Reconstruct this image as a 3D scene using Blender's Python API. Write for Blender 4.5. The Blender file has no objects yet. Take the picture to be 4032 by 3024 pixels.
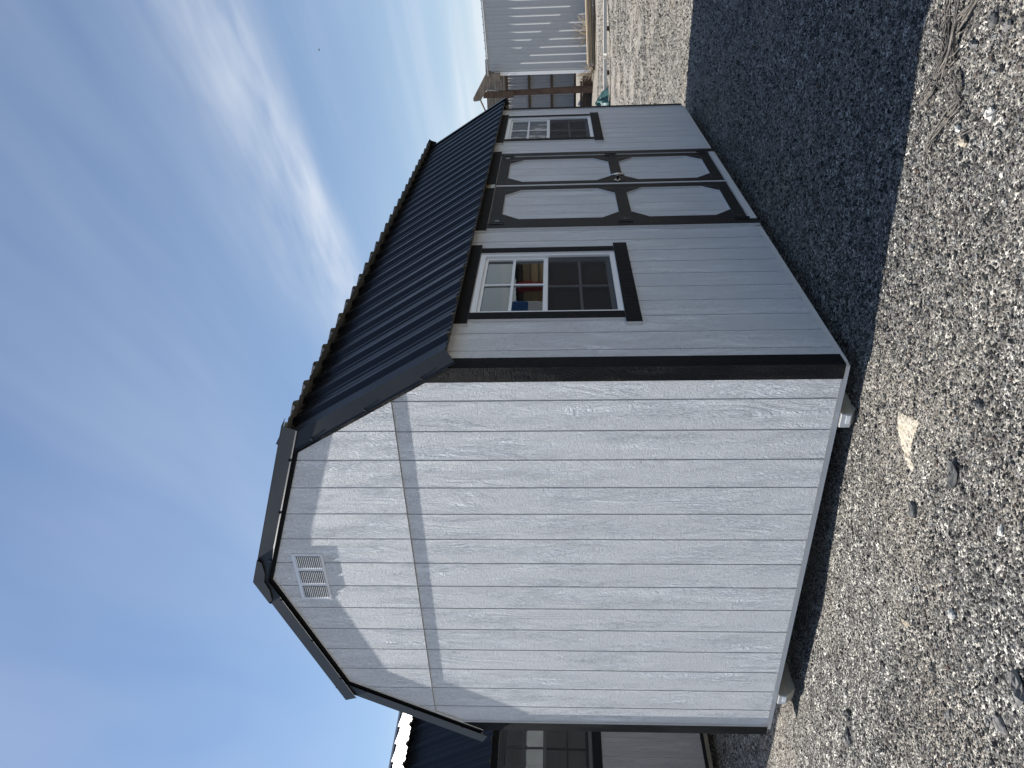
import bpy, math, random
import numpy as np
from mathutils import Vector, Matrix
random.seed(7); rng = np.random.default_rng(7)
S = bpy.context.scene
COL = S.collection

# ------------------------------------------------------------------ camera
CAM = Vector((2.1053, -3.5577, 1.4898))
PITCH, ROLL, YAW = 0.0578, 0.0093, 0.5541
Rm = Matrix.Rotation(YAW, 3, 'Z') @ Matrix.Rotation(PITCH, 3, 'X') @ Matrix.Rotation(ROLL, 3, 'Y')
rt, fw, up = Rm @ Vector((1, 0, 0)), Rm @ Vector((0, 1, 0)), Rm @ Vector((0, 0, 1))
cd = bpy.data.cameras.new('camera'); cam = bpy.data.objects.new('camera', cd); COL.objects.link(cam)
xc, yc, zc = -up, rt, -fw            # the photograph was taken with the phone on its side
cam.matrix_world = Matrix(((xc.x, yc.x, zc.x, CAM.x), (xc.y, yc.y, zc.y, CAM.y), (xc.z, yc.z, zc.z, CAM.z), (0, 0, 0, 1)))
cd.sensor_fit = 'HORIZONTAL'; cd.sensor_width = 36; cd.lens = 36 * 3065.2 / 4032
cd.clip_start = 0.05; cd.clip_end = 3000
S.camera = cam

# ------------------------------------------------------------------ sky and sun
SUN = Vector((-0.73, -0.12, 1.0)).normalized()
EL = math.asin(SUN.z); AZ = math.atan2(SUN.x, SUN.y)
W = bpy.data.worlds.new('World'); S.world = W; W.use_nodes = True
wn, wl = W.node_tree.nodes, W.node_tree.links
wn.clear()
def N(nt, typ, **kw):
    n = nt.nodes.new(typ)
    for k, v in kw.items():
        if k == 'inp':
            for i, val in v.items(): n.inputs[i].default_value = val
        else: setattr(n, k, v)
    return n
nt = W.node_tree
SKY_STRENGTH = 0.082
sky = N(nt, 'ShaderNodeTexSky', sky_type='NISHITA', sun_disc=False, sun_elevation=EL, sun_rotation=AZ % (2 * math.pi),
        altitude=300, air_density=1.0, dust_density=0.4, ozone_density=2.2)
def M(nt, op, a, b=None, c=None, clamp=False):
    n = nt.nodes.new('ShaderNodeMath'); n.operation = op; n.use_clamp = clamp
    for i, v in enumerate((a, b, c)):
        if v is None: continue
        if isinstance(v, (int, float)): n.inputs[i].default_value = v
        else: nt.links.new(v, n.inputs[i])
    return n.outputs[0]
def comb(nt, x, y, z):
    n = nt.nodes.new('ShaderNodeCombineXYZ')
    for i, v in enumerate((x, y, z)):
        if isinstance(v, (int, float)): n.inputs[i].default_value = v
        else: nt.links.new(v, n.inputs[i])
    return n.outputs[0]
def noise(nt, vec, scale, detail=3, rough=0.5, dist=0.0):
    n = N(nt, 'ShaderNodeTexNoise', inp={'Scale': scale, 'Detail': detail, 'Roughness': rough, 'Distortion': dist})
    nt.links.new(vec, n.inputs['Vector']); return n.outputs['Fac']
def ramp(nt, fac, stops, interp='LINEAR'):
    n = nt.nodes.new('ShaderNodeValToRGB'); n.color_ramp.interpolation = interp
    e = n.color_ramp.elements
    while len(e) < len(stops): e.new(0.5)
    for el, (p, c) in zip(e, stops):
        el.position = p; el.color = (c, c, c, 1) if isinstance(c, (int, float)) else (*c, 1)
    nt.links.new(fac, n.inputs[0]); return n.outputs[0]
def mix(nt, fac, a, b, mode='MIX'):
    n = nt.nodes.new('ShaderNodeMixRGB'); n.blend_type = mode
    for i, v in zip((0, 1, 2), (fac, a, b)):
        if isinstance(v, (int, float)): n.inputs[i].default_value = v
        elif isinstance(v, tuple): n.inputs[i].default_value = (*v, 1)
        else: nt.links.new(v, n.inputs[i])
    return n.outputs[0]
# thin cirrus on a high plane: streaks running one way across the whole dome
tc = N(nt, 'ShaderNodeTexCoord'); sep = N(nt, 'ShaderNodeSeparateXYZ'); wl.new(tc.outputs['Generated'], sep.inputs[0])
zz = M(nt, 'MAXIMUM', sep.outputs[2], 0.04)
px, py = M(nt, 'DIVIDE', sep.outputs[0], zz), M(nt, 'DIVIDE', sep.outputs[1], zz)
sa = M(nt, 'ADD', M(nt, 'MULTIPLY', px, -0.824), M(nt, 'MULTIPLY', py, 0.566))
ta = M(nt, 'ADD', M(nt, 'MULTIPLY', px, 0.566), M(nt, 'MULTIPLY', py, 0.824))
warp = noise(nt, comb(nt, sa, ta, 0.0), 0.45, 1)
tw = M(nt, 'ADD', ta, M(nt, 'MULTIPLY', M(nt, 'SUBTRACT', warp, 0.5), 0.22))
st = noise(nt, comb(nt, M(nt, 'MULTIPLY', sa, 0.26), M(nt, 'MULTIPLY', tw, 1.5), 3.1), 1.0, 4, 0.55)
pt = noise(nt, comb(nt, M(nt, 'MULTIPLY', sa, 0.35), M(nt, 'MULTIPLY', tw, 0.5), 9.0), 1.0, 1)
c1 = M(nt, 'MULTIPLY', ramp(nt, st, [(0.38, 0), (0.82, 1)]), ramp(nt, pt, [(0.36, 0.06), (0.66, 1)]))
bd = M(nt, 'SUBTRACT', M(nt, 'ADD', ta, M(nt, 'MULTIPLY', M(nt, 'SUBTRACT', warp, 0.5), 0.12)), 2.0)
bsh = M(nt, 'ADD', 6.5, M(nt, 'MULTIPLY', M(nt, 'GREATER_THAN', bd, 0.0), 60.0))
band = M(nt, 'POWER', 2.718, M(nt, 'MULTIPLY', M(nt, 'MULTIPLY', bd, bd), M(nt, 'MULTIPLY', bsh, -1.0)))
fine = noise(nt, comb(nt, M(nt, 'MULTIPLY', sa, 1.2), M(nt, 'MULTIPLY', ta, 3.2), 5.0), 1.0, 3, 0.6)
band = M(nt, 'MULTIPLY', band, ramp(nt, fine, [(0.30, 0.12), (0.66, 1)]))
cl = M(nt, 'ADD', M(nt, 'MULTIPLY', c1, 0.30), M(nt, 'MULTIPLY', band, 0.55), clamp=True)
hs = N(nt, 'ShaderNodeHueSaturation', inp={'Saturation': 1.16}); wl.new(sky.outputs[0], hs.inputs['Color'])
veil = M(nt, 'MULTIPLY', M(nt, 'DIVIDE', 0.045, M(nt, 'MAXIMUM', sep.outputs[2], 0.07)), M(nt, 'ADD', 0.5, pt))   # thin layer, longer path when low
cl = M(nt, 'MINIMUM', M(nt, 'ADD', cl, veil), 0.85)
col = mix(nt, cl, hs.outputs[0], (6.8, 7.2, 7.8))
bg = N(nt, 'ShaderNodeBackground'); bg.inputs[1].default_value = SKY_STRENGTH
wo = N(nt, 'ShaderNodeOutputWorld'); wl.new(col, bg.inputs[0]); wl.new(bg.outputs[0], wo.inputs[0])

sd = bpy.data.lights.new('sun', 'SUN'); sd.energy = 5.0; sd.angle = math.radians(0.53); sd.color = (1.0, 0.968, 0.92)
so = bpy.data.objects.new('sun', sd); COL.objects.link(so); so.rotation_euler = SUN.to_track_quat('Z', 'Y').to_euler()
so.location = (-20, -4, 30)
S.view_settings.view_transform = 'Standard'; S.view_settings.look = 'None'
S.view_settings.exposure = 0.62; S.view_settings.gamma = 1.0; S.view_settings.use_curve_mapping = False
S.render.engine = 'CYCLES'
S.cycles.max_bounces = 6; S.cycles.diffuse_bounces = 2; S.cycles.transparent_max_bounces = 8; S.cycles.caustics_reflective = False; S.cycles.caustics_refractive = False
S.cycles.use_denoising = True

# ------------------------------------------------------------------ materials
def newmat(name):
    m = bpy.data.materials.new(name); m.use_nodes = True
    t = m.node_tree; b = t.nodes['Principled BSDF']; return m, t, b
def setc(b, c, r=0.6, metal=0.0, spec=0.5):
    b.inputs['Base Color'].default_value = (*c, 1); b.inputs['Roughness'].default_value = r
    b.inputs['Metallic'].default_value = metal; b.inputs['Specular IOR Level'].default_value = spec
def objvec(t, jitter=0.0):
    tc = N(t, 'ShaderNodeTexCoord'); v = tc.outputs['Object']
    if jitter:
        oi = N(t, 'ShaderNodeObjectInfo'); a = N(t, 'ShaderNodeVectorMath', operation='ADD')
        s = M(t, 'MULTIPLY', oi.outputs['Random'], jitter); t.links.new(v, a.inputs[0]); t.links.new(comb(t, s, 0.0, s), a.inputs[1]); v = a.outputs[0]
    return v
def bump(t, b, h, dist, strength=1.0):
    n = N(t, 'ShaderNodeBump'); n.inputs['Strength'].default_value = strength; n.inputs['Distance'].default_value = dist
    t.links.new(h, n.inputs['Height']); t.links.new(n.outputs[0], b.inputs['Normal'])
def grain_height(t, jitter):
    v = objvec(t, jitter); s = N(t, 'ShaderNodeSeparateXYZ'); t.links.new(v, s.inputs[0])
    h = M(t, 'ADD', s.outputs[0], s.outputs[1]); z = s.outputs[2]
    wv = noise(t, comb(t, M(t, 'MULTIPLY', h, 7.0), 0.0, M(t, 'MULTIPLY', z, 2.2)), 1.0, 2)
    hw = M(t, 'ADD', h, M(t, 'MULTIPLY', wv, 0.16))
    lines = noise(t, comb(t, M(t, 'MULTIPLY', hw, 95.0), 0.0, M(t, 'MULTIPLY', z, 9.0)), 1.0, 2, 0.6)
    lines = ramp(t, lines, [(0.30, 0.0), (0.40, 0.1), (0.43, 1.0), (0.50, 0.75), (0.53, 0.05), (0.60, 0.2), (0.63, 1.0), (0.75, 0.8)])
    ticks0 = noise(t, comb(t, M(t, 'MULTIPLY', h, 38.0), 0.0, M(t, 'MULTIPLY', z, 85.0)), 1.0, 2, 0.6)
    ticks = ramp(t, ticks0, [(0.40, 0.0), (0.47, 0.9), (0.55, 0.35), (0.60, 1.0)])
    rough = noise(t, comb(t, M(t, 'MULTIPLY', h, 130.0), 0.0, M(t, 'MULTIPLY', z, 60.0)), 1.0, 0, 0.6)
    msk = ramp(t, noise(t, comb(t, M(t, 'MULTIPLY', h, 9.0), 0.0, M(t, 'MULTIPLY', z, 1.6)), 1.0, 2), [(0.42, 0.0), (0.58, 1.0)])
    a = M(t, 'MULTIPLY', lines, M(t, 'ADD', M(t, 'MULTIPLY', msk, 0.8), 0.2))
    c = M(t, 'MULTIPLY', ticks, M(t, 'SUBTRACT', 1.0, M(t, 'MULTIPLY', msk, 0.85)))
    sw = noise(t, comb(t, M(t, 'MULTIPLY', h, 6.0), 4.0, M(t, 'MULTIPLY', z, 1.3)), 1.0, 1)
    ring = M(t, 'FRACT', M(t, 'ADD', M(t, 'MULTIPLY', h, 14.0), M(t, 'MULTIPLY', sw, 9.0)))
    ring = ramp(t, ring, [(0.0, 0.0), (0.25, 0.05), (0.45, 1.0), (0.85, 0.85), (0.93, 0.0)])
    cm = ramp(t, noise(t, comb(t, M(t, 'MULTIPLY', h, 8.0), 7.0, M(t, 'MULTIPLY', z, 1.2)), 1.0, 1), [(0.50, 0.0), (0.60, 1.0)])
    tot = M(t, 'ADD', M(t, 'ADD', a, c), M(t, 'MULTIPLY', rough, 0.3))
    return M(t, 'ADD', tot, M(t, 'MULTIPLY', M(t, 'MULTIPLY', ring, cm), 0.65))
def paint(name, colr, rough, dist, jitter=31.0, var=0.06, spec=0.3):
    m, t, b = newmat(name); setc(b, colr, rough, spec=spec)
    bump(t, b, grain_height(t, jitter), dist)
    n = noise(t, objvec(t), 1.4, 5, 0.6)
    t.links.new(mix(t, M(t, 'MULTIPLY', n, 1.0), tuple(c * (1 - var) for c in colr), tuple(min(1, c * (1 + var)) for c in colr)), b.inputs['Base Color'])
    return m
SIDC = (0.735, 0.745, 0.76)
M_side = paint('siding_paint', SIDC, 0.55, 0.0040)
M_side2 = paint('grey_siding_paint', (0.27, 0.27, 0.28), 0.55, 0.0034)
M_edge = paint('edge_paint', (0.66, 0.65, 0.64), 0.6, 0.0006)
M_dark = paint('dark_trim_paint', (0.0088, 0.0094, 0.011), 0.6, 0.003, var=0.25, spec=0.1)
M_door = paint('door_trim_paint', (0.020, 0.0195, 0.019), 0.55, 0.0012, var=0.2, spec=0.16)
M_back = paint('groove_paint', (0.45, 0.45, 0.47), 0.7, 0.0003)
def metal_paint(name, c, r, wob=0.0, spec=0.5):
    m, t, b = newmat(name); setc(b, c, r, 0.0, spec)
    n = noise(t, objvec(t, 5.0), 2.5, 3); t.links.new(ramp(t, n, [(0.3, r - 0.06), (0.7, r + 0.08)]), b.inputs['Roughness'])
    if wob: bump(t, b, noise(t, objvec(t, 9.0), 3.0, 2), wob)
    return m
M_roof = metal_paint('navy_roof_metal', (0.007, 0.0086, 0.0135), 0.36, 0.004)
M_primer = metal_paint('sheet_backing_primer', (0.30, 0.30, 0.27), 0.6)
M_rake = metal_paint('charcoal_trim_metal', (0.018, 0.0215, 0.028), 0.42, 0.003, 0.28)
M_screw = metal_paint('screw_metal', (0.02, 0.022, 0.026), 0.4)
M_vinyl = metal_paint('white_vinyl', (0.78, 0.79, 0.80), 0.35)
M_blackvinyl = metal_paint('black_vinyl', (0.02, 0.021, 0.024), 0.4)
M_vent = metal_paint('white_vent_metal', (0.72, 0.73, 0.76), 0.4)
M_blackmetal = metal_paint('black_hardware', (0.008, 0.008, 0.009), 0.38)
M_galv = metal_paint('grey_steel', (0.16, 0.17, 0.18), 0.45)
M_plate = metal_paint('pale_zinc_plate', (0.48, 0.49, 0.50), 0.45)
m, t, b = newmat('chrome'); setc(b, (0.5, 0.49, 0.46), 0.26, 1.0); M_chrome = m
def woodmat(name, c1_, c2_, sc=(3, 3, 40), dist=0.001, rough=0.8):
    m, t, b = newmat(name); setc(b, c1_, rough, spec=0.2)
    v = objvec(t, 13.0); s = N(t, 'ShaderNodeSeparateXYZ'); t.links.new(v, s.inputs[0])
    n = noise(t, comb(t, M(t, 'MULTIPLY', s.outputs[0], sc[0]), M(t, 'MULTIPLY', s.outputs[1], sc[1]), M(t, 'MULTIPLY', s.outputs[2], sc[2])), 1.0, 5, 0.65)
    t.links.new(mix(t, ramp(t, n, [(0.3, 0), (0.7, 1)]), c1_, c2_), b.inputs['Base Color'])
    bump(t, b, n, dist); return m
M_skid = woodmat('weathered_skid_wood', (0.30, 0.285, 0.25), (0.46, 0.44, 0.38), (30, 2, 30))
M_rawwood = woodmat('raw_pine', (0.45, 0.34, 0.19), (0.58, 0.46, 0.28), (30, 3, 30))
M_oldwood = woodmat('old_grey_boards', (0.10, 0.082, 0.066), (0.24, 0.20, 0.16), (2, 2, 14), 0.004)
M_rust = woodmat('rusty_post', (0.045, 0.030, 0.023), (0.10, 0.066, 0.05), (8, 8, 2), 0.004)
M_girt = woodmat('dark_girt_wood', (0.05, 0.035, 0.026), (0.10, 0.07, 0.05), (3, 3, 20))
M_lumber = woodmat('pale_lumber', (0.52, 0.40, 0.26), (0.66, 0.54, 0.38), (2, 30, 30))
M_deck = woodmat('roof_deck_wood', (0.06, 0.055, 0.045), (0.10, 0.09, 0.07), (3, 30, 30))
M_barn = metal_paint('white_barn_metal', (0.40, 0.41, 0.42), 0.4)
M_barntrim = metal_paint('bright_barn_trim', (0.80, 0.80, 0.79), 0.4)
m, t, b = newmat('interior'); setc(b, (0.10, 0.085, 0.065), 0.9); M_int = m
# glass: reflects by angle, otherwise lets the dark inside show
m, t, b = newmat('window_glass'); t.nodes.remove(b)
gl = N(t, 'ShaderNodeBsdfGlossy'); gl.inputs['Roughness'].default_value = 0.008; gl.inputs['Color'].default_value = (0.95, 0.98, 1, 1)
wv = N(t, 'ShaderNodeBump'); wv.inputs['Distance'].default_value = 0.00035; t.links.new(noise(t, objvec(t, 17.0), 5.0, 2), wv.inputs['Height']); t.links.new(wv.outputs[0], gl.inputs['Normal'])
tr = N(t, 'ShaderNodeBsdfTransparent'); tr.inputs[0].default_value = (0.85, 0.88, 0.87, 1)
fr = N(t, 'ShaderNodeFresnel'); fr.inputs[0].default_value = 1.5
ms = N(t, 'ShaderNodeMixShader'); t.links.new(M(t, 'MULTIPLY', fr.outputs[0], 1.4, clamp=True), ms.inputs[0])
t.links.new(tr.outputs[0], ms.inputs[1]); t.links.new(gl.outputs[0], ms.inputs[2]); t.links.new(ms.outputs[0], t.nodes['Material Output'].inputs[0]); M_glass = m
m, t, b = newmat('insect_screen'); setc(b, (0.008, 0.008, 0.009), 0.8)
tr = N(t, 'ShaderNodeBsdfTransparent'); ms = N(t, 'ShaderNodeMixShader'); ms.inputs[0].default_value = 0.7
t.links.new(tr.outputs[0], ms.inputs[1]); t.links.new(b.outputs[0], ms.inputs[2]); t.links.new(ms.outputs[0], t.nodes['Material Output'].inputs[0]); M_screen = m

# gravel stones: each instance draws its own colour
m, t, b = newmat('gravel_stone'); setc(b, (0.3, 0.3, 0.3), 0.85, spec=0.25)
oi = N(t, 'ShaderNodeObjectInfo')
cr = ramp(t, oi.outputs['Random'], [(0.0, (0.04, 0.041, 0.044)), (0.12, (0.08, 0.081, 0.084)), (0.26, (0.14, 0.138, 0.134)), (0.42, (0.22, 0.215, 0.205)),
          (0.50, (0.38, 0.362, 0.33)), (0.60, (0.56, 0.54, 0.495)), (0.80, (0.68, 0.66, 0.61)), (0.885, (0.30, 0.21, 0.165)), (0.905, (0.78, 0.755, 0.69)), (1.0, (0.86, 0.84, 0.80))])
n1 = noise(t, objvec(t, 50.0), 3.0, 4)
t.links.new(mix(t, 1.0, cr, ramp(t, n1, [(0.25, 0.72), (0.75, 1.15)]), 'MULTIPLY'), b.inputs['Base Color'])
bump(t, b, noise(t, objvec(t, 50.0), 6.0, 3), 0.08); M_stone = m

def stonemat(name, c1_, c2_, sc=30.0, dist=0.004):
    m, t, b = newmat(name); setc(b, c1_, 0.85, spec=0.25); n = noise(t, objvec(t), sc, 5, 0.6)
    t.links.new(mix(t, ramp(t, n, [(0.32, 0), (0.68, 1)]), c1_, c2_), b.inputs['Base Color']); bump(t, b, n, dist); return m
M_sdark = stonemat('dark_basalt', (0.06, 0.06, 0.062), (0.13, 0.13, 0.125))
M_sgrey = stonemat('grey_rock', (0.12, 0.115, 0.11), (0.22, 0.21, 0.20))
M_swhite = stonemat('white_quartz', (0.48, 0.46, 0.41), (0.62, 0.60, 0.55))
M_stan = stonemat('tan_rock', (0.30, 0.25, 0.18), (0.44, 0.38, 0.30))

# ground: fine mixed gravel, dustier far off
m, t, b = newmat('ground_gravel'); setc(b, (0.2, 0.19, 0.17), 0.95, spec=0.15)
geo = N(t, 'ShaderNodeNewGeometry'); pos = geo.outputs['Position']; s = N(t, 'ShaderNodeSeparateXYZ'); t.links.new(pos, s.inputs[0])
vo = N(t, 'ShaderNodeTexVoronoi', inp={'Scale': 85.0, 'Randomness': 1.0}); t.links.new(pos, vo.inputs['Vector'])
vs = N(t, 'ShaderNodeSeparateColor'); t.links.new(vo.outputs['Color'], vs.inputs[0])
peb = ramp(t, vs.outputs[0], [(0.0, (0.06, 0.059, 0.058)), (0.35, (0.14, 0.136, 0.13)), (0.65, (0.27, 0.258, 0.235)), (0.85, (0.42, 0.40, 0.35)), (1.0, (0.65, 0.62, 0.54))])
vb = N(t, 'ShaderNodeTexVoronoi', inp={'Scale': 22.0}); t.links.new(pos, vb.inputs['Vector'])
vbs = N(t, 'ShaderNodeSeparateColor'); t.links.new(vb.outputs['Color'], vbs.inputs[0])
pebb = ramp(t, vbs.outputs[1], [(0.0, 0.45), (0.5, 0.9), (0.9, 1.15), (1.0, 1.7)])
peb = mix(t, 1.0, peb, pebb, 'MULTIPLY')
big = noise(t, pos, 0.7, 3, 0.6)
dust = mix(t, ramp(t, noise(t, pos, 4.5, 3, 0.65), [(0.3, 0), (0.7, 1)]), (0.25, 0.215, 0.17), (0.37, 0.325, 0.265))
far = M(t, 'MULTIPLY', M(t, 'SUBTRACT', s.outputs[1], 4.0), 0.1, clamp=True)
df = M(t, 'ADD', M(t, 'MULTIPLY', ramp(t, big, [(0.42, 0), (0.66, 1)]), 0.5), M(t, 'MULTIPLY', far, 0.45), clamp=True)
colg = mix(t, df, peb, dust)
spk = N(t, 'ShaderNodeTexVoronoi', inp={'Scale': 14.0}); t.links.new(pos, spk.inputs['Vector'])
ss = N(t, 'ShaderNodeSeparateColor'); t.links.new(spk.outputs['Color'], ss.inputs[0])
sd_ = M(t, 'MULTIPLY', ramp(t, spk.outputs['Distance'], [(0.40, 1), (0.50, 0)]), far)
colg = mix(t, M(t, 'MULTIPLY', sd_, ramp(t, ss.outputs[0], [(0.35, 0), (0.4, 0.85)])), colg, ramp(t, ss.outputs[1], [(0.0, (0.13, 0.12, 0.11)), (0.4, (0.24, 0.22, 0.19)), (0.7, (0.46, 0.42, 0.36)), (1.0, (0.6, 0.57, 0.5))]))
t.links.new(colg, b.inputs['Base Color'])
hgt = M(t, 'ADD', M(t, 'MULTIPLY', vo.outputs['Distance'], -0.6), M(t, 'MULTIPLY', noise(t, pos, 30.0, 2, 0.7), 0.9))
hgt = M(t, 'ADD', hgt, M(t, 'MULTIPLY', M(t, 'MULTIPLY', spk.outputs['Distance'], -2.0), far))
bump(t, b, hgt, 0.014); M_ground = m

# ------------------------------------------------------------------ mesh helpers
class MB:
    def __init__(s): s.v = []; s.f = []; s.m = []
    def add(s, vs, fs, mi=0):
        o = len(s.v); s.v += [tuple(p) for p in vs]
        for i, f in enumerate(fs):
            s.f.append(tuple(o + k for k in f)); s.m.append(mi[i] if isinstance(mi, (list, tuple)) else mi)
        return s
    def box(s, x0, x1, y0, y1, z0, z1, front=None):
        v = [(x0, y0, z0), (x1, y0, z0), (x1, y1, z0), (x0, y1, z0), (x0, y0, z1), (x1, y0, z1), (x1, y1, z1), (x0, y1, z1)]
        f = [(0, 3, 2, 1), (4, 5, 6, 7), (0, 1, 5, 4), (1, 2, 6, 5), (2, 3, 7, 6), (3, 0, 4, 7)]  # -z +z -y +x +y -x
        mi = [0] * 6
        if front is not None: mi = [1] * 6; mi[{'-z': 0, '+z': 1, '-y': 2, '+x': 3, '+y': 4, '-x': 5}[front]] = 0
        return s.add(v, f, mi)
    def prism(s, poly, fn, a, b, capmat=0, sidemat=0):
        """poly: 2-D points; fn(p2, depth) -> 3-D"""
        n = len(poly); v = [fn(p, a) for p in poly] + [fn(p, b) for p in poly]
        f = [tuple(range(n)), tuple(range(2 * n - 1, n - 1, -1))] + [(i, i + n, (i + 1) % n + n, (i + 1) % n) for i in range(n)]
        return s.add(v, f, [capmat, capmat] + [sidemat] * n)
    def tube(s, pts, r, n=7, cap=True):
        pts = [Vector(p) for p in pts]; rs = r if isinstance(r, (list, tuple)) else [r] * len(pts); rings = []
        for i, p in enumerate(pts):
            d = (pts[min(i + 1, len(pts) - 1)] - pts[max(i - 1, 0)]).normalized()
            a = d.orthogonal().normalized() if i == 0 else (a0 - d * a0.dot(d)).normalized()
            a0 = a; c = d.cross(a)
            rings.append([p + (a * math.cos(2 * math.pi * k / n) + c * math.sin(2 * math.pi * k / n)) * rs[i] for k in range(n)])
        vs = [q for r_ in rings for q in r_]; fs = []
        for i in range(len(pts) - 1):
            for k in range(n): fs.append((i * n + k, i * n + (k + 1) % n, (i + 1) * n + (k + 1) % n, (i + 1) * n + k))
        if cap: fs += [tuple(range(n - 1, -1, -1)), tuple(len(vs) - n + k for k in range(n))]
        return s.add(vs, fs)
    def build(s, name, mats, parent=None, smooth=False):
        me = bpy.data.meshes.new(name); me.from_pydata(s.v, [], s.f)
        for m_ in (mats if isinstance(mats, (list, tuple)) else [mats]): me.materials.append(m_)
        me.polygons.foreach_set('material_index', s.m)
        if smooth: me.polygons.foreach_set('use_smooth', [True] * len(s.f))
        me.update()
        o = bpy.data.objects.new(name, me); COL.objects.link(o)
        if parent is not None: attach(o, parent)
        return o
def rootof(p): return p if p.parent is None else rootof(p.parent)
def attach(o, parent):
    o.parent = parent
    r = rootof(parent)
    if parent is r: o.matrix_parent_inverse = Matrix.Translation(-r.location)
def empty(name, loc):
    o = bpy.data.objects.new(name, None); COL.objects.link(o); o.location = loc; o.empty_display_size = 0.3; return o
def tag(o, label, cat, group=None):
    o['label'] = label; o['category'] = cat
    if group: o['group'] = group
    return o
def clip(poly, a, b, c):
    """keep a*x+b*y<=c"""
    out = []
    for i in range(len(poly)):
        p, q = poly[i], poly[(i + 1) % len(poly)]; dp, dq = a * p[0] + b * p[1] - c, a * q[0] + b * q[1] - c
        if dp <= 0: out.append(p)
        if (dp < 0 < dq) or (dq < 0 < dp):
            k = dp / (dp - dq); out.append((p[0] + (q[0] - p[0]) * k, p[1] + (q[1] - p[1]) * k))
    return out
def rect_sub(rects, hole):
    out = []
    for (a0, a1, z0, z1) in rects:
        h0, h1, k0, k1 = hole
        if h1 <= a0 or h0 >= a1 or k1 <= z0 or k0 >= z1: out.append((a0, a1, z0, z1)); continue
        if a0 < h0: out.append((a0, h0, z0, z1))
        if a1 > h1: out.append((h1, a1, z0, z1))
        m0, m1 = max(a0, h0), min(a1, h1)
        if z0 < k0: out.append((m0, m1, z0, k0))
        if z1 > k1: out.append((m0, m1, k1, z1))
    return out
def copy_tree(o, parent=None, keep=lambda o: True):
    c = o.copy(); COL.objects.link(c); c.parent = parent
    if parent is not None: c.matrix_parent_inverse = o.matrix_parent_inverse.copy()
    for ch in list(o.children):
        if keep(ch): copy_tree(ch, c, keep)
    return c

# ------------------------------------------------------------------ ground
def sm(a, b, x):
    k = np.clip((x - a) / (b - a), 0, 1); return k * k * (3 - 2 * k)
def hz(x, y):
    x = np.asarray(x, float); y = np.asarray(y, float)
    z = -0.128 - 0.075 * sm(-0.2, -2.3, x) + 0.13 * sm(-3.3, -5.2, x)
    c = (y - 21.87) - 0.44 * (x + 0.42)
    z = z + 0.24 * sm(0.1, 3.0, c) - 0.26 * sm(3.6, 7.0, c)
    und = 0.008 * np.sin(1.7 * x + 0.8 * y + 1) + 0.007 * np.sin(2.9 * y - 1.3 * x) + 0.005 * np.sin(4.7 * x + 3.9 * y) + 0.003 * np.sin(9.1 * x - 7.7 * y + 2)
    keep = 1 - 0.8 * np.exp(-((x + 0.33) ** 2 + (y + 0.0) ** 2) / 0.5)
    return z + und * keep
def axis(lo, f0, f1, hi, step):
    a = list(np.arange(f0, f1 + 1e-6, step)); s = step; p = a[0]; left = []
    while p > lo: s *= 1.28; p -= s; left.append(max(p, lo))
    s = step; p = a[-1]; right = []
    while p < hi: s *= 1.28; p += s; right.append(min(p, hi))
    return np.array(left[::-1] + a + right)
gx, gy = axis(-500, -6.5, 4.5, 500, 0.09), axis(-300, -3.2, 9.0, 900, 0.09)
XX, YY = np.meshgrid(gx, gy); ZZ = hz(XX, YY)
nx, ny = len(gx), len(gy)
gme = bpy.data.meshes.new('ground'); vv = np.stack([XX, YY, ZZ], -1).reshape(-1, 3)
ii = (np.arange(ny - 1)[:, None] * nx + np.arange(nx - 1)[None]).reshape(-1)
ff = np.stack([ii, ii + 1, ii + nx + 1, ii + nx], 1)
gme.from_pydata(vv.tolist(), [], ff.tolist()); gme.materials.append(M_ground); gme.polygons.foreach_set('use_smooth', [True] * len(ff))
go = bpy.data.objects.new('ground', gme); COL.objects.link(go); go['kind'] = 'structure'

# ------------------------------------------------------------------ the shed
G = 0.2032; Wd = 3.09; Ln = 6.10; GAP = 0.0045
CX = -Wd / 2
TAN1 = 1.69; TAN2 = 0.347
KR, ER, PK = Vector((-0.534, 2.981)), Vector((-0.071, 2.198)), Vector((CX, 2.981 + (0.534 - 1.545) * -TAN2))
d1 = (ER - KR).normalized(); n1 = Vector((-d1.y, d1.x)); d2 = (KR - PK).normalized(); n2 = Vector((-d2.y, d2.x))
def isect(p, d, q, e):
    cr_ = d.x * e.y - d.y * e.x; k = ((q - p).x * e.y - (q - p).y * e.x) / cr_; return p + d * k
def kneeoff(o): return isect(KR + n1 * o, d1, KR + n2 * o, d2)
def peakoff(o): return Vector((CX, (PK + n2 * o).y + ((PK + n2 * o).x - CX) * TAN2))
def mir(p): return Vector((2 * CX - p[0], p[1]))
def gable_clip(poly, off):
    for (p, n_) in ((KR, n1), (KR, n2)):
        c = n_.dot(p) + off; poly = clip(poly, n_.x, n_.y, c)
        mc = -n_.x * 2 * CX; poly = clip(poly, -n_.x, n_.y, c + mc)
    return poly
SEAM = 2.402; LAP = 0.011; TRT = 0.0136
WIN = [(0.640, 1.570, 1.085, 2.012), (4.665, 5.595, 1.085, 2.012)]
DOOR = (2.165, 4.005, 0.030, 2.008)

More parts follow.
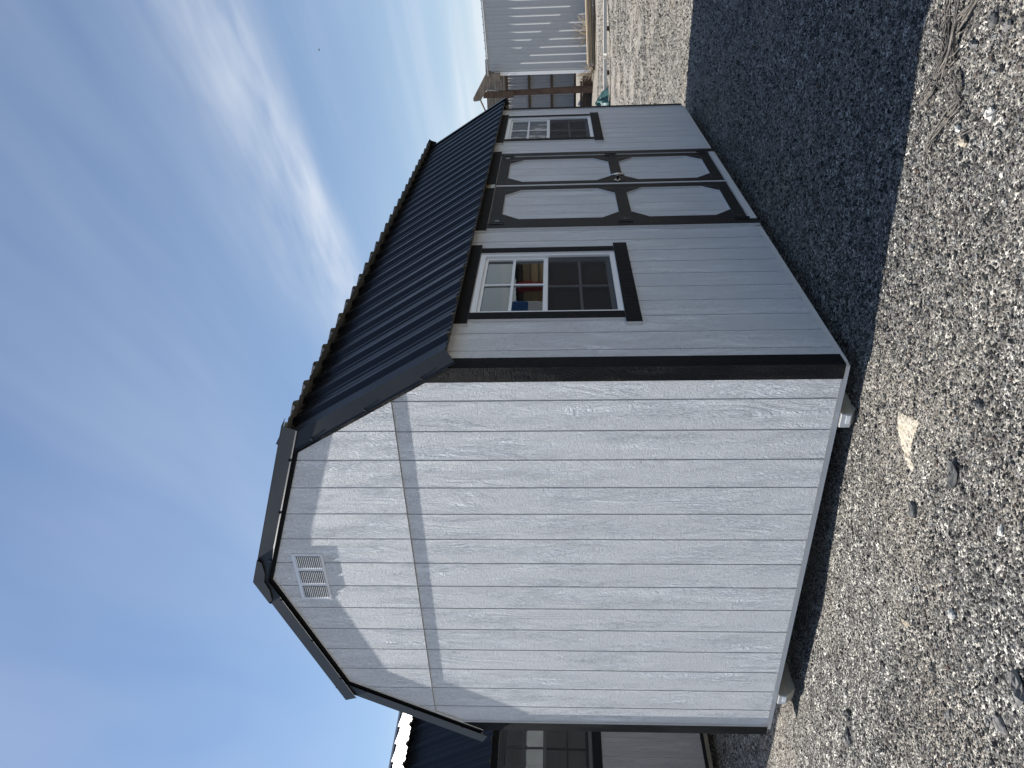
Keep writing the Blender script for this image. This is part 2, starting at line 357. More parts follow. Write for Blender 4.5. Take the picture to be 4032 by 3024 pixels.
def profile(y0, y1, pitch=0.2286, phase=0.1875, hmaj=0.024):
    """ribbed sheet section: list of (y, height)"""
    pts = []
    k0 = math.floor((y0 - phase) / pitch) - 1
    k1 = math.ceil((y1 - phase) / pitch) + 1
    for k in range(k0, k1 + 1):
        c = phase + k * pitch
        pts += [(c - 0.040, 0), (c - 0.016, hmaj), (c + 0.016, hmaj), (c + 0.040, 0)]
        for f in (0.36, 0.64):
            m_ = c + pitch * f; pts += [(m_ - 0.016, 0), (m_ - 0.008, 0.0065), (m_ + 0.008, 0.0065), (m_ + 0.016, 0)]
    ins = [p for p in pts if y0 < p[0] < y1]
    def h(y):
        for a, b in zip(pts, pts[1:]):
            if a[0] <= y <= b[0]: return a[1] + (b[1] - a[1]) * (y - a[0]) / (b[0] - a[0] + 1e-9)
        return 0
    return [(y0, h(y0))] + ins + [(y1, h(y1))]

def boards_rects(mb_fn, a0, a1, z0, z1, holes):
    r = [(a0, a1, z0, z1)]
    for h in holes: r = rect_sub(r, h)
    return r

def make_shed(name, loc):
    R_ = empty(name, loc)
    XZ = lambda y: (lambda p, d: (p[0], y + d, p[1]))
    # ---- end walls
    full = [(-Wd, 0), (0, 0), (0, 2.35), (0, 4), (-Wd, 4)]
    base = gable_clip([(-Wd + 0.001, 0.0), (-0.001, 0.0), (-0.001, 4), (-Wd + 0.001, 4)], 0.055)
    for nm, yb, sgn in (('end_wall', 0.0, -1), ('rear_wall', Ln, 1)):
        w = MB().prism(base, lambda p, d: (p[0], d, p[1]), yb - sgn * 0.006, yb - sgn * 0.10).build(nm, M_back, R_)
        if nm == 'rear_wall': w.data.materials[0] = M_side; continue
        for k in range(1, 17):
            x1, x0 = -G * (k - 1) - GAP, -G * k + GAP
            x1, x0 = min(x1, -0.002), max(x0, -Wd + 0.002)
            if x1 - x0 < 0.01: continue
            lo = gable_clip([(x0, 0.0), (x1, 0.0), (x1, SEAM - 0.004), (x0, SEAM - 0.004)], 0.03)
            if len(lo) > 2: MB().prism(lo, lambda p, d: (p[0], d, p[1]), 0.0, -0.0055 * sgn).build('siding_board', M_side, w)
            x1, x0 = min(x1 + 0.012, -0.002), x0 + 0.012
            hi = gable_clip([(x0, SEAM), (x1, SEAM), (x1, 4), (x0, 4)], 0.03)
            if len(hi) > 2: MB().prism(hi, lambda p, d: (p[0], d, p[1]), -LAP, -0.0055 * sgn).build('siding_board', M_side, w)
        # upper panel sheet edge (the lap drip)
        up_ = gable_clip([(-Wd + 0.002, SEAM + 0.0005), (-0.002, SEAM + 0.0005), (-0.002, 4), (-Wd + 0.002, 4)], 0.028)
        MB().prism(up_, lambda p, d: (p[0], d, p[1]), -LAP + 0.0045, -0.0052).build('lap_panel', M_back, w)
    # ---- long walls
    for nm, xs, sg, holes in (('long_wall', 0.0, 1, WIN + [DOOR]), ('back_long_wall', -Wd, -1, [])):
        top = 2.175
        rs = [(0.002, Ln - 0.002, 0.0, top)]
        for h in holes: rs = rect_sub(rs, h)
        mb = MB()
        for (a0, a1, z0, z1) in rs: mb.box(min(xs - sg * 0.006, xs - sg * 0.09), max(xs - sg * 0.006, xs - sg * 0.09), a0, a1, z0, z1)
        w = mb.build(nm, M_back, R_)
        edges = [0.0] + [0.1966 + G * k for k in range(30) if 0.1966 + G * k < Ln - 0.03] + [Ln]
        if sg > 0: edges = [e if e < 4.05 else e for e in edges]
        for a, b in zip(edges, edges[1:]):
            rr = boards_rects(None, a + GAP, b - GAP, 0.0, top, [(h[0] - 0.002, h[1] + 0.002, h[2] - 0.002, h[3] + 0.002) for h in holes])
            if not rr: continue
            groups = []
            for r_ in rr:                                   # pieces above and below an opening are boards of their own
                tch = [g for g in groups if any(r_[0] <= o_[1] + 1e-6 and o_[0] <= r_[1] + 1e-6 and r_[2] <= o_[3] + 1e-6 and o_[2] <= r_[3] + 1e-6 for o_ in g)]
                groups = [g for g in groups if g not in tch] + [sum(tch, []) + [r_]]
            for g in groups:
                mb = MB()
                for (a0, a1, z0, z1) in g: mb.box(min(xs, xs - sg * 0.0055), max(xs, xs - sg * 0.0055), a0, a1, z0, z1)
                mb.build('siding_board', M_side, w)
    # ---- floor, inside, rim, skids
    MB().box(-Wd + 0.1, -0.1, 0.11, Ln - 0.11, -0.002, 0.018).build('floor_panel', M_int, R_)
    mb = MB()
    mb.box(-Wd + 0.012, -0.012, 0.011, 0.05, -0.036, -0.0005); mb.box(-Wd + 0.012, -0.012, Ln - 0.05, Ln - 0.011, -0.036, -0.0005)
    mb.box(-0.05, -0.006, 0.051, Ln - 0.051, -0.036, -0.0005); mb.box(-Wd + 0.006, -Wd + 0.05, 0.051, Ln - 0.051, -0.036, -0.0005)
    mb.build('rim_board', M_edge, R_)
    MB().box(-Wd + 0.06, -0.06, 0.06, Ln - 0.06, -0.033, -0.006).build('floor_joists', M_skid, R_)
    for (xa, xb, zb) in ((-0.392, -0.300, -0.136), (-1.11, -1.02, -0.14), (-2.02, -1.93, -0.14), (-2.765, -2.672, -0.160)):
        yf = 0.0 if zb != -0.14 else 0.35
        prof = [(yf, -0.0375), (yf, -0.098), (yf + 0.05, zb), (Ln - 0.05, zb), (Ln, -0.098), (Ln, -0.0375)]
        sk = MB().prism(prof, lambda p, d: (d, p[0], p[1]), xa, xb).build('skid', M_skid, R_)
        if yf == 0.0:
            MB().box(xa + 0.004, xb - 0.004, yf - 0.009, yf - 0.0005, -0.094, -0.040).build('end_plate', M_plate, sk)
            MB().box(xa + 0.03, xb - 0.012, yf - 0.012, yf - 0.0095, -0.088, -0.066).build('tag_plate', M_vinyl, sk)
    # ---- corner trim: board on the end wall + board on the long wall
    tc_ = gable_clip([(-0.076, -0.004), (TRT, -0.004), (TRT, 4), (-0.076, 4)], 0.03)
    MB().prism(tc_, lambda p, d: (p[0], d, p[1]), -TRT, -0.0005, 0, 1).build('corner_trim', [M_dark, M_dark], R_)
    tcl = [(2 * CX - p[0], p[1]) for p in tc_][::-1]
    MB().prism(tcl, lambda p, d: (p[0], d, p[1]), -TRT, -0.0005, 0, 1).build('corner_trim', [M_dark, M_edge], R_)
    MB().box(0.0005, TRT, 0.0, 0.095, -0.004, 2.16, '+x').build('corner_trim', [M_dark, M_dark], R_)
    MB().box(0.0005, TRT, Ln - 0.095, Ln, -0.004, 2.16, '+x').build('corner_trim', [M_dark, M_edge], R_)
    MB().box(-Wd - TRT, -Wd - 0.0005, 0.0, 0.095, -0.004, 2.16).build('corner_trim', M_dark, R_)
    # ---- roof
    roof = MB()
    for mr in (False, True):
        for (p0, p1, o0, o1) in ((KR - d1 * 0.05, ER + d1 * 0.17, n1, 0), (PK, KR + d2 * 0.05, n2, 0)):
            poly = [p0 + o0 * 0.058, p1 + o0 * 0.058, p1 + o0 * 0.086, p0 + o0 * 0.086]
            if o0 is n2: poly[0] = peakoff(0.058); poly[3] = peakoff(0.086)
            else: poly[0] = kneeoff(0.058); poly[3] = poly[0] + n1 * 0.028
            if mr: poly = [mir(p) for p in poly][::-1]
            roof.prism([(p[0], p[1]) for p in poly], lambda p, d: (p[0], d, p[1]), -0.012, Ln + 0.012)
    roof = roof.build('roof', M_deck, R_)
    sheetw = 0.9144; y = -0.014; nsh = 0
    while y < Ln + 0.014 - 0.05:
        y1 = min(y + sheetw, Ln + 0.014)
        pr = profile(y, y1)
        for mr in (False, True):
            for (a, b, n_, o) in ((kneeoff(0.09), ER + d1 * 0.196 + n1 * 0.09, n1, 0), (peakoff(0.09) + d2 * 0.01, KR + d2 * 0.182 + n2 * 0.09, n2, 1)):
                vs = []; e = 0.0006 * (nsh % 2)
                for (yy, h) in pr:
                    for p in (a, b):
                        q = p + n_ * (h + e + (0 if o == 0 else 0.001))
                        if mr: q = mir(q)
                        vs.append((q[0], yy, q[1]))
                L_ = len(pr); fs = [(2 * i, 2 * i + 1, 2 * i + 3, 2 * i + 2) if mr else (2 * i, 2 * i + 2, 2 * i + 3, 2 * i + 1) for i in range(L_ - 1)]
                k_ = len(vs); sg_ = -0.0016
                vs2 = [(v[0] + sg_ * (n_.x if not mr else -n_.x), v[1], v[2] + sg_ * n_.y) for v in vs]
                MB().add(vs + vs2, fs + [tuple(k_ + i for i in f[::-1]) for f in fs], [0] * len(fs) + [1] * len(fs)).build('roof_sheet', [M_roof, M_primer], roof)
        y = y1; nsh += 1
    # rake trim (face, lip, top flange), fascia board, screws
    for yf, sg in ((0.0, -1), (Ln, 1)):
        for mr in (False, True):
            T = (lambda p: mir(p)) if mr else (lambda p: p)
            for slope in (0, 1):
                d_, n_ = (d1, n1) if slope == 0 else (d2, n2)
                a0 = KR + d2 * 0.06 if slope == 0 else PK
                def line(o):
                    if slope == 0: return (kneeoff(o) - d1 * (0.02), ER + d1 * 0.215 + n1 * o)
                    return (peakoff(o), KR + d2 * 0.166 + n2 * o)
                ex = 0.0 if slope == 0 else 0.006
                Y = lambda q: yf + sg * (q + ex)
                sec = [(0.024, 0.038), (0.033, 0.030), (0.108, 0.028), (0.1165, 0.028), (0.1185, -0.05)]
                vs = []
                for (o, q) in sec:
                    for p in line(o): p = T(p); vs.append((p[0], Y(q), p[1]))
                # thickness
                for (o, q) in sec[::-1]:
                    for p in line(o - 0.0012): p = T(p); vs.append((p[0], Y(q - 0.0015), p[1]))
                k = len(sec) * 2
                fs = [(2 * i, 2 * i + 1, (2 * i + 3) % (2 * k), (2 * i + 2) % (2 * k)) for i in range(k)]
                fs += [tuple(range(0, 2 * k, 2)), tuple(range(2 * k - 1, 0, -2))]
                rk = MB().add(vs, fs).build('rake_trim', M_rake, roof)
                # fascia board under it
                if slope == 0: quad = [kneeoff(0), ER + d1 * 0.16, ER + d1 * 0.16 + n1 * 0.075, kneeoff(0.075)]
                else: quad = [peakoff(0), kneeoff(0), kneeoff(0.075), peakoff(0.075)]
                quad = [T(p) for p in quad]
                MB().prism([(p[0], p[1]) for p in quad], lambda p, d: (p[0], d, p[1]), yf + sg * (LAP + 0.0105), yf + sg * 0.002, 0, 1).build('fascia_board', [M_dark, M_edge if mr else M_dark], roof)
                if sg < 0:
                    A, B = line(0.037); ln = (B - A).length; m_ = 3 if slope else 3
                    for i in range(m_):
                        p = T(A + (B - A) * ((i + 0.45) / m_)); c = Vector((p[0], Y(0.030), p[1]))
                        MB().tube([c, c + Vector((0, -0.003, 0)), c + Vector((0, -0.0031, 0)), c + Vector((0, -0.010, 0))], [0.010, 0.010, 0.006, 0.006], 6).build('screw', M_screw, roof)
    # ridge cap with folded end
    for mr in (False, True):
        T = (lambda p: mir(p)) if mr else (lambda p: p)
        a, b = peakoff(0.116), PK + d2 * 0.16 + n2 * 0.116; b2 = PK + d2 * 0.175 + n2 * 0.108
        vs = [];
        for p in (a, b, b2):
            p = T(p)
            for yy in (-0.052, Ln + 0.05): vs.append((p[0], yy, p[1]))
        MB().add(vs, [(0, 1, 3, 2), (2, 3, 5, 4)]).build('ridge_cap', M_rake, roof)
        f = [peakoff(0.116), PK + d2 * 0.16 + n2 * 0.116, PK + d2 * 0.15 + n2 * 0.085, PK + d2 * 0.06 + n2 * 0.052, peakoff(0.046)]
        f = [T(p) for p in f]
        MB().prism([(p[0], p[1]) for p in f], lambda p, d: (p[0], d, p[1]), -0.052, -0.0385).build('ridge_end_cap', M_rake, roof)
    # ---- windows
    for wi, (a0, a1, z0, z1) in enumerate(WIN):
        wd = MB()
        x0, x1 = -0.055, 0.006; fw_ = 0.034
        for (p, q, r, s_) in ((a0, a0 + fw_, z0, z1), (a1 - fw_, a1, z0, z1), (a0 + fw_, a1 - fw_, z0, z0 + fw_), (a0 + fw_, a1 - fw_, z1 - fw_, z1)): wd.box(x0, x1, p, q, r, s_)
        win = wd.build('window', M_vinyl, R_)
        zm = 1.558; i0, i1 = a0 + fw_, a1 - fw_
        for nm, (za, zb, xo) in (('upper_sash', (zm - 0.014, z1 - fw_, -0.020)), ('lower_sash', (z0 + fw_, zm + 0.014, -0.034))):
            sw = 0.026; mb = MB()
            if nm == 'upper_sash': mb.box(xo - 0.014, xo + 0.008, i0, i1, za, za + 0.030)
            else: mb.box(xo - 0.014, xo + 0.008, i0, i1, zb - 0.030, zb)
            za2, zb2 = (za + 0.030, zb) if nm == 'upper_sash' else (za, zb - 0.030)
            mb.box(xo - 0.014, xo + 0.008, i0, i0 + sw, za2, zb2); mb.box(xo - 0.014, xo + 0.008, i1 - sw, i1, za2, zb2)
            if nm == 'upper_sash': mb.box(xo - 0.014, xo + 0.008, i0 + sw, i1 - sw, zb2 - 0.02, zb2)
            else: mb.box(xo - 0.014, xo + 0.008, i0 + sw, i1 - sw, za2, za2 + 0.03)
            mb.build('sash', M_vinyl, win)
            MB().box(xo - 0.006, xo - 0.004, i0 + sw, i1 - sw, za2, zb2).build('pane', M_glass, win)
            ym = (i0 + i1) / 2; zc_ = (za2 + zb2) / 2
            MB().box(xo - 0.003, xo + 0.004, ym - 0.009, ym + 0.009, za2, zb2).build('muntin', M_vinyl, win)
            MB().box(xo - 0.0028, xo + 0.0038, i0 + sw, i1 - sw, zc_ - 0.009, zc_ + 0.009).build('muntin', M_vinyl, win)
            if nm == 'lower_sash':
                mb = MB(); xs_ = -0.010
                MB().add([(xs_, i0, za), (xs_, i1, za), (xs_, i1, zb - 0.03), (xs_, i0, zb - 0.03)], [(0, 1, 2, 3)]).build('insect_screen', M_screen, win)
        # trim boards, dark faces and pale edges
        c = (a0 + a1) / 2
        MB().box(0.0005, 0.019, c - 0.615, c + 0.615, z1 + 0.003, z1 + 0.083, '+x').build('head_board', [M_dark, M_edge], win)
        MB().box(0.0005, 0.019, c - 0.615, c + 0.615, z0 - 0.095, z0 - 0.0005, '+x').build('sill_board', [M_dark, M_edge], win)
        MB().box(0.0005, 0.017, a0 - 0.092, a0 - 0.0005, z0 + 0.0005, z1 + 0.002, '+x').build('side_board', [M_dark, M_edge], win)
        MB().box(0.0005, 0.017, a1 + 0.0005, a1 + 0.092, z0 + 0.0005, z1 + 0.002, '+x').build('side_board', [M_dark, M_edge], win)
    # ---- double door
    dy0, dy1, dz0, dz1 = DOOR
    MB().box(0.0005, 0.019, 2.010, 4.180, dz1 + 0.003, dz1 + 0.088, '+x').build('door_head_board', [M_dark, M_edge], R_)
    MB().box(0.0005, 0.017, dy0 - 0.107, dy0 - 0.004, -0.028, dz1 + 0.002, '+x').build('door_casing', [M_door, M_edge], R_)
    MB().box(0.0005, 0.017, dy1 + 0.004, dy1 + 0.107, -0.028, dz1 + 0.002, '+x').build('door_casing', [M_door, M_edge], R_)
    MB().box(-0.08, 0.012, dy0 - 0.002, dy1 + 0.002, -0.030, dz0 - 0.006).build('threshold', M_edge, R_)
    mid = (dy0 + dy1) / 2 + 0.018
    MB().box(-0.004, 0.015, mid - 0.011, mid + 0.009, dz0, dz1 - 0.004).build('astragal', M_edge, R_)
    for li, (a, b) in enumerate(((dy0 + 0.004, mid - 0.016), (mid + 0.014, dy1 - 0.004))):
        leaf = MB().box(-0.045, -0.012, a, b, dz0 + 0.004, dz1 - 0.004).build('door_leaf', M_back, R_)
        e0 = a
        gs = [a] + [0.1966 + G * k for k in range(40) if a + 0.02 < 0.1966 + G * k < b - 0.02] + [b]
        for p, q in zip(gs, gs[1:]): MB().box(-0.0115, -0.006, p + 0.003, q - 0.003, dz0 + 0.006, dz1 - 0.006).build('siding_board', M_side, leaf)
        X0, X1 = -0.0055, 0.010; sw = 0.100
        rails = {'top': (1.912, dz1 - 0.004), 'mid': (0.895, 0.992), 'bottom': (dz0 + 0.004, 0.125)}
        def dbox(nm, y0_, y1_, z0_, z1_): MB().box(X0, X1, y0_, y1_, z0_, z1_, '+x').build(nm, [M_door, M_edge], leaf)
        dbox('stile', a, a + sw, dz0 + 0.004, dz1 - 0.004); dbox('stile', b - sw, b, dz0 + 0.004, dz1 - 0.004)
        for r0, r1 in rails.values(): dbox('rail', a + sw + 0.0006, b - sw - 0.0006, r0, r1)
        for (zlo, zhi) in ((0.125, 0.895), (0.992, 1.912)):
            for (yc_, sy) in ((a + sw, 1), (b - sw, -1)):
                for (zc_, sz) in ((zlo, 1), (zhi, -1)):
                    tri = [(yc_ + sy * 0.0006, zc_ + sz * 0.0006), (yc_ + sy * 0.125, zc_ + sz * 0.0006), (yc_ + sy * 0.0006, zc_ + sz * 0.135)]
                    MB().prism(tri, lambda p, d: (d, p[0], p[1]), X0, X1 - 0.0006, 0, 1).build('corner_block', [M_door, M_edge], leaf)
        # hinges on the outer edge
        he, hs = (a, 1) if li == 0 else (b, -1)
        for zc_ in (1.943, 0.957, 0.085):
            mb = MB(); yo = he - hs * 0.012
            mb.box(0.0175, 0.0225, min(yo - 0.017, yo + 0.017), max(yo - 0.017, yo + 0.017), zc_ - 0.056, zc_ + 0.056)
            mb.tube([(0.024, he - hs * 0.001, zc_ - 0.056), (0.024, he - hs * 0.001, zc_ + 0.056)], 0.007, 8)
            hg = mb.build('hinge', M_blackmetal, leaf)
            st_ = [(he + hs * 0.006, zc_ - 0.030), (he + hs * 0.030, zc_ - 0.026), (he + hs * 0.075, zc_ - 0.011), (he + hs * 0.075, zc_ + 0.011), (he + hs * 0.030, zc_ + 0.026), (he + hs * 0.006, zc_ + 0.030)]
            if zc_ < 1.9: st_ = [(p[0], zc_ + (p[1] - zc_) * 0.6) for p in st_]
            MB().prism(st_, lambda p, d: (d, p[0], p[1]), 0.0105, 0.0145).build('hinge_strap', M_galv if zc_ > 1.9 else M_blackmetal, leaf)
            for dz_ in (-0.04, -0.013, 0.013, 0.04):
                MB().tube([(0.0222, yo - hs * 0.008, zc_ + dz_), (0.0245, yo - hs * 0.008, zc_ + dz_)], 0.004, 6).build('hinge_screw', M_galv, leaf)
        if li == 1:
            hy, hzz = 3.195, 0.945
            MB().tube([(0.0101, hy, hzz), (0.016, hy, hzz), (0.020, hy, hzz)], [0.030, 0.030, 0.024], 18).build('handle_rose', M_chrome, leaf)
            MB().tube([(0.018, hy, hzz), (0.055, hy, hzz)], 0.011, 12).build('handle_stem', M_blackmetal, leaf)
            MB().tube([(0.058, hy, hzz - 0.058), (0.062, hy, hzz - 0.03), (0.064, hy, hzz), (0.062, hy, hzz + 0.03), (0.058, hy, hzz + 0.058)], [0.007, 0.011, 0.014, 0.011, 0.007], 12).build('handle_grip', M_chrome, leaf)
    # label plates over the door
    for (z0_, z1_, mt) in ((2.052, 2.088, 'b'), (2.014, 2.047, 'w')):
        mb = MB().box(0.0192, 0.0202, 3.035, 3.122, z0_, z1_)
        pl = mb.build('label_plate', M_brass if mt == 'b' else M_card, R_)
        mb = MB()
        for i in range(5):
            zz_ = z0_ + 0.006 + i * (z1_ - z0_ - 0.010) / 5
            mb.box(0.02025, 0.0204, 3.042, 3.042 + (0.07 if i % 2 else 0.06), zz_, zz_ + 0.0022)
        mb.build('print_lines', M_print, pl)
    # ---- gable vent
    vx0, vx1, vz0, vz1 = -1.735, -1.333, 2.976, 3.176; yv = -LAP
    mb = MB(); cols = [(-1.352, -1.452), (-1.480, -1.588), (-1.612, -1.718)]
    zs0, zs1 = 2.995, 3.157
    mb.box(vx0, vx1, yv - 0.005, yv - 0.0005, vz0, zs0); mb.box(vx0, vx1, yv - 0.005, yv - 0.0005, zs1, vz1)
    xs_ = [vx1] + [c for cc in cols for c in cc] + [vx0]
    for i in range(0, len(xs_), 2): mb.box(xs_[i + 1], xs_[i], yv - 0.005, yv - 0.0005, zs0, zs1)
    vent = mb.build('gable_vent', M_vent, R_)
    MB().box(vx0 + 0.004, vx1 - 0.004, yv - 0.0010, yv - 0.0006, zs0, zs1).build('vent_backing', M_galv, vent)
    for (xa, xb) in cols:
        for i in range(13):
            z = zs0 + (i + 0.1) * (zs1 - zs0) / 13; h = 0.0108
            MB().add([(xa, yv - 0.002, z + h), (xb, yv - 0.002, z + h), (xb, yv - 0.015, z), (xa, yv - 0.015, z), (xa, yv - 0.002, z + h - 0.0015), (xb, yv - 0.002, z + h - 0.0015), (xb, yv - 0.014, z - 0.0015), (xa, yv - 0.014, z - 0.0015)],
                     [(0, 1, 2, 3), (4, 7, 6, 5), (3, 2, 6, 7), (0, 3, 7, 4), (1, 5, 6, 2)]).build('slat', M_vent, vent)
    for (sx, sz) in ((vx0 + 0.01, vz0 + 0.01), (vx1 - 0.01, vz0 + 0.01), (vx0 + 0.01, vz1 - 0.01), (vx1 - 0.01, vz1 - 0.01)):
        MB().tube([(sx, yv - 0.005, sz), (sx, yv - 0.008, sz)], 0.005, 6).build('screw', M_vent, vent)
    return R_
m, t, b = newmat('brass_plate'); setc(b, (0.42, 0.33, 0.16), 0.35, 0.6); M_brass = m
m, t, b = newmat('white_card'); setc(b, (0.75, 0.75, 0.73), 0.5); M_card = m
m, t, b = newmat('dark_print'); setc(b, (0.05, 0.045, 0.035), 0.6); M_print = m

shed = make_shed('garden_shed', (CX, 0, -0.13))
tag(shed, 'light grey gambrel shed with black trim, double doors and navy metal roof, in the foreground', 'shed')
skip = {'door_leaf', 'hinge', 'gable_vent', 'label_plate', 'astragal', 'screw'}
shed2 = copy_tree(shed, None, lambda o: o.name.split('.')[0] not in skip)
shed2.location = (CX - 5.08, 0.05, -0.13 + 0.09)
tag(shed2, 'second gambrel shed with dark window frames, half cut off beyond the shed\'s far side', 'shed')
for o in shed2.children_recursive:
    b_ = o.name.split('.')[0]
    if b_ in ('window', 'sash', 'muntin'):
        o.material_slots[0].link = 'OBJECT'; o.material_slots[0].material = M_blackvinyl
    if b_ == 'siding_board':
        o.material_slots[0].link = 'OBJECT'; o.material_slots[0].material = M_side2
    if b_ == 'rim_board':
        o.material_slots[0].link = 'OBJECT'; o.material_slots[0].material = M_dark

# ------------------------------------------------------------------ metal barn far right
C0 = Vector((-3.94, 30.9, 0)); bt = Vector((0.9975, 0.07, 0)); bn = Vector((0.07, -0.9975, 0))
def B(t_, n_, z_): p = C0 + bt * t_ + bn * n_; return (p.x, p.y, z_)
def bbox(mb, t0, t1, n0, n1, z0, z1):
    v = [B(t0, n0, z0), B(t1, n0, z0), B(t1, n1, z0), B(t0, n1, z0), B(t0, n0, z1), B(t1, n0, z1), B(t1, n1, z1), B(t0, n1, z1)]
    return mb.add(v, [(0, 1, 2, 3), (7, 6, 5, 4), (0, 4, 5, 1), (1, 5, 6, 2), (2, 6, 7, 3), (3, 7, 4, 0)])
barn = tag(empty('metal_barn', B(4, -2, -0.2)), 'white ribbed metal barn with open timber bay behind the shed\'s far corner', 'barn')
def ribsheet(mb, t0, t1, n0, z0, z1a, slope=0.0, pitch=0.295, phase=0.11, h=0.027):
    pts = [];k = math.floor((t0 - phase) / pitch)
    while phase + k * pitch < t1 + pitch:
        c = phase + k * pitch; pts += [(c - 0.072, 0), (c - 0.022, h), (c + 0.018, h), (c + 0.045, 0)]
        m_ = c + 0.148; pts += [(m_ - 0.034, 0), (m_ - 0.010, 0.011), (m_ + 0.010, 0.011), (m_ + 0.03, 0)]; k += 1
    pts = [(t0, 0)] + [p for p in pts if t0 < p[0] < t1] + [(t1, 0)]
    vs = []
    for (t_, hh) in pts: vs += [B(t_, n0 + hh, z0), B(t_, n0 + hh, z1a + slope * t_)]
    mb.add(vs, [(2 * i, 2 * i + 1, 2 * i + 3, 2 * i + 2) for i in range(len(pts) - 1)])
k = 0.0
while k < 13:
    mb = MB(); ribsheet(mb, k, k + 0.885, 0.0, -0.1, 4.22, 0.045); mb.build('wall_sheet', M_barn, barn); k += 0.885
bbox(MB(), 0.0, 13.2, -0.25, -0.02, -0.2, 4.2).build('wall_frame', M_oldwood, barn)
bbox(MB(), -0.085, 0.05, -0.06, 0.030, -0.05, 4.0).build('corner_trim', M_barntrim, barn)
mb = MB(); vs = [B(-0.08, 0.095, 4.225), B(13.3, 0.095, 4.225 + 0.045 * 13.3), B(13.3, -9, 5.0 + 0.045 * 13.3), B(-0.08, -9, 5.0)]
mb.add([*vs, *[(v[0], v[1], v[2] + 0.05) for v in vs]], [(3, 2, 1, 0), (4, 5, 6, 7), (0, 1, 5, 4), (1, 2, 6, 5), (2, 3, 7, 6), (3, 0, 4, 7)]).build('roof', M_barn, barn)
for i in range(44):
    t_ = 0.11 + i * 0.295; c = Vector(B(t_, 0.02, 4.27 + 0.045 * t_))
    MB().tube([c + bn * -0.1, c + bn * 0.06], 0.03, 6).build('roof_rib_end', M_girt, barn)
# open bay at the left: rafter, planks, post, girts and back wall
mb = MB(); mb.prism([(0.16, 4.26), (-0.93, 4.92), (-1.03, 4.93), (-1.08, 4.88), (-1.04, 4.60), (-0.98, 4.57), (-0.43, 4.21), (0.02, 3.93)], lambda p, d: B(p[0], d, p[1]), 0.02, 0.055).build('rafter', M_oldwood, barn)
bbox(MB(), -0.27, 0.03, -0.20, 0.34, 3.74, 4.08).build('added_shadow_beam', M_oldwood, barn)  # added beam, sized to cast the diagonal shadow band across the wall sheets
for i in range(7):
    z0 = 3.66 + i * 0.135
    bbox(MB(), -4.2 if i else -4.0, 0.3, -3.06 - 0.01 * (i % 2), -3.0, z0, z0 + 0.128).build('gable_plank', M_oldwood, barn)
mb = MB(); mb.add([B(-0.60, -0.10, -0.3), B(-0.88, -0.10, -0.3), B(-0.88, -0.38, -0.3), B(-0.60, -0.38, -0.3), B(-0.74, -0.10, 4.43), B(-0.91, -0.10, 4.43), B(-0.91, -0.30, 4.43), B(-0.74, -0.30, 4.43)],
    [(3, 2, 1, 0), (4, 5, 6, 7), (0, 1, 5, 4), (1, 2, 6, 5), (2, 3, 7, 6), (3, 0, 4, 7)]).build('post', M_rust, barn)
bbox(MB(), -0.97, -0.72, -0.09, -0.03, 3.2, 4.5).build('post_plate', M_girt, barn)
t_ = -4.2
while t_ < 0.8:
    mb = MB(); ribsheet(mb, t_, t_ + 0.885, -3.0, 0.55, 3.62, 0.0); mb.build('back_wall_sheet', M_barn, barn); t_ += 0.885
for z0 in (0.50, 1.56, 2.58, 3.60): bbox(MB(), -4.2, 0.6, -2.97, -2.85, z0, z0 + 0.10).build('girt', M_girt, barn)
bbox(MB(), -4.4, -4.25, -3.1, 0.2, -0.2, 4.9).build('side_frame', M_girt, barn)
MB().tube([B(-0.62, -0.4, 4.60), B(-0.75, -0.4, 3.66)], 0.035, 8).build('brace_pipe', M_galv, barn)
MB().tube([B(-1.02, 0.1, 4.62), B(-1.42, 0.1, 4.45), B(-1.50, 0.1, 4.36)], 0.035, 6).build('brace_stick', M_oldwood, barn)
mb = MB(); bbox(mb, -4.2, -0.3, -0.9, -0.6, -0.1, 0.28); bbox(mb, -4.2, -0.5, -0.88, -0.62, 0.30, 0.38); mb.build('low_shelf', M_girt, barn)

# planks stacked at the foot of the barn wall
for i, (t0, t1, n0, z0, mt, lb) in enumerate(((0.35, 3.4, 1.35, 0.10, M_lumber, 'pale tan plank on top of the board stack along the barn wall'), (0.28, 3.6, 1.42, 0.035, M_oldwood, 'grey weathered plank, second in the stack along the barn wall'),
        (0.45, 3.5, 1.30, -0.035, M_lumber, 'tan plank, third down in the stack along the barn wall'), (0.30, 3.7, 1.38, -0.11, M_oldwood, 'dark plank at the bottom of the stack along the barn wall'))):
    mb = MB(); sl = 0.045
    v = [B(t0, n0, z0 + 0.0), B(t1, n0, z0 + sl * (t1 - t0)), B(t1, n0 - 0.4, z0 + sl * (t1 - t0)), B(t0, n0 - 0.4, z0)]
    mb.add([*v, *[(p[0], p[1], p[2] + 0.058) for p in v]], [(0, 1, 2, 3), (7, 6, 5, 4), (0, 4, 5, 1), (1, 5, 6, 2), (2, 6, 7, 3), (3, 7, 4, 0)])
    tag(mb.build('plank', mt), lb, 'plank', 'planks stacked by the barn')
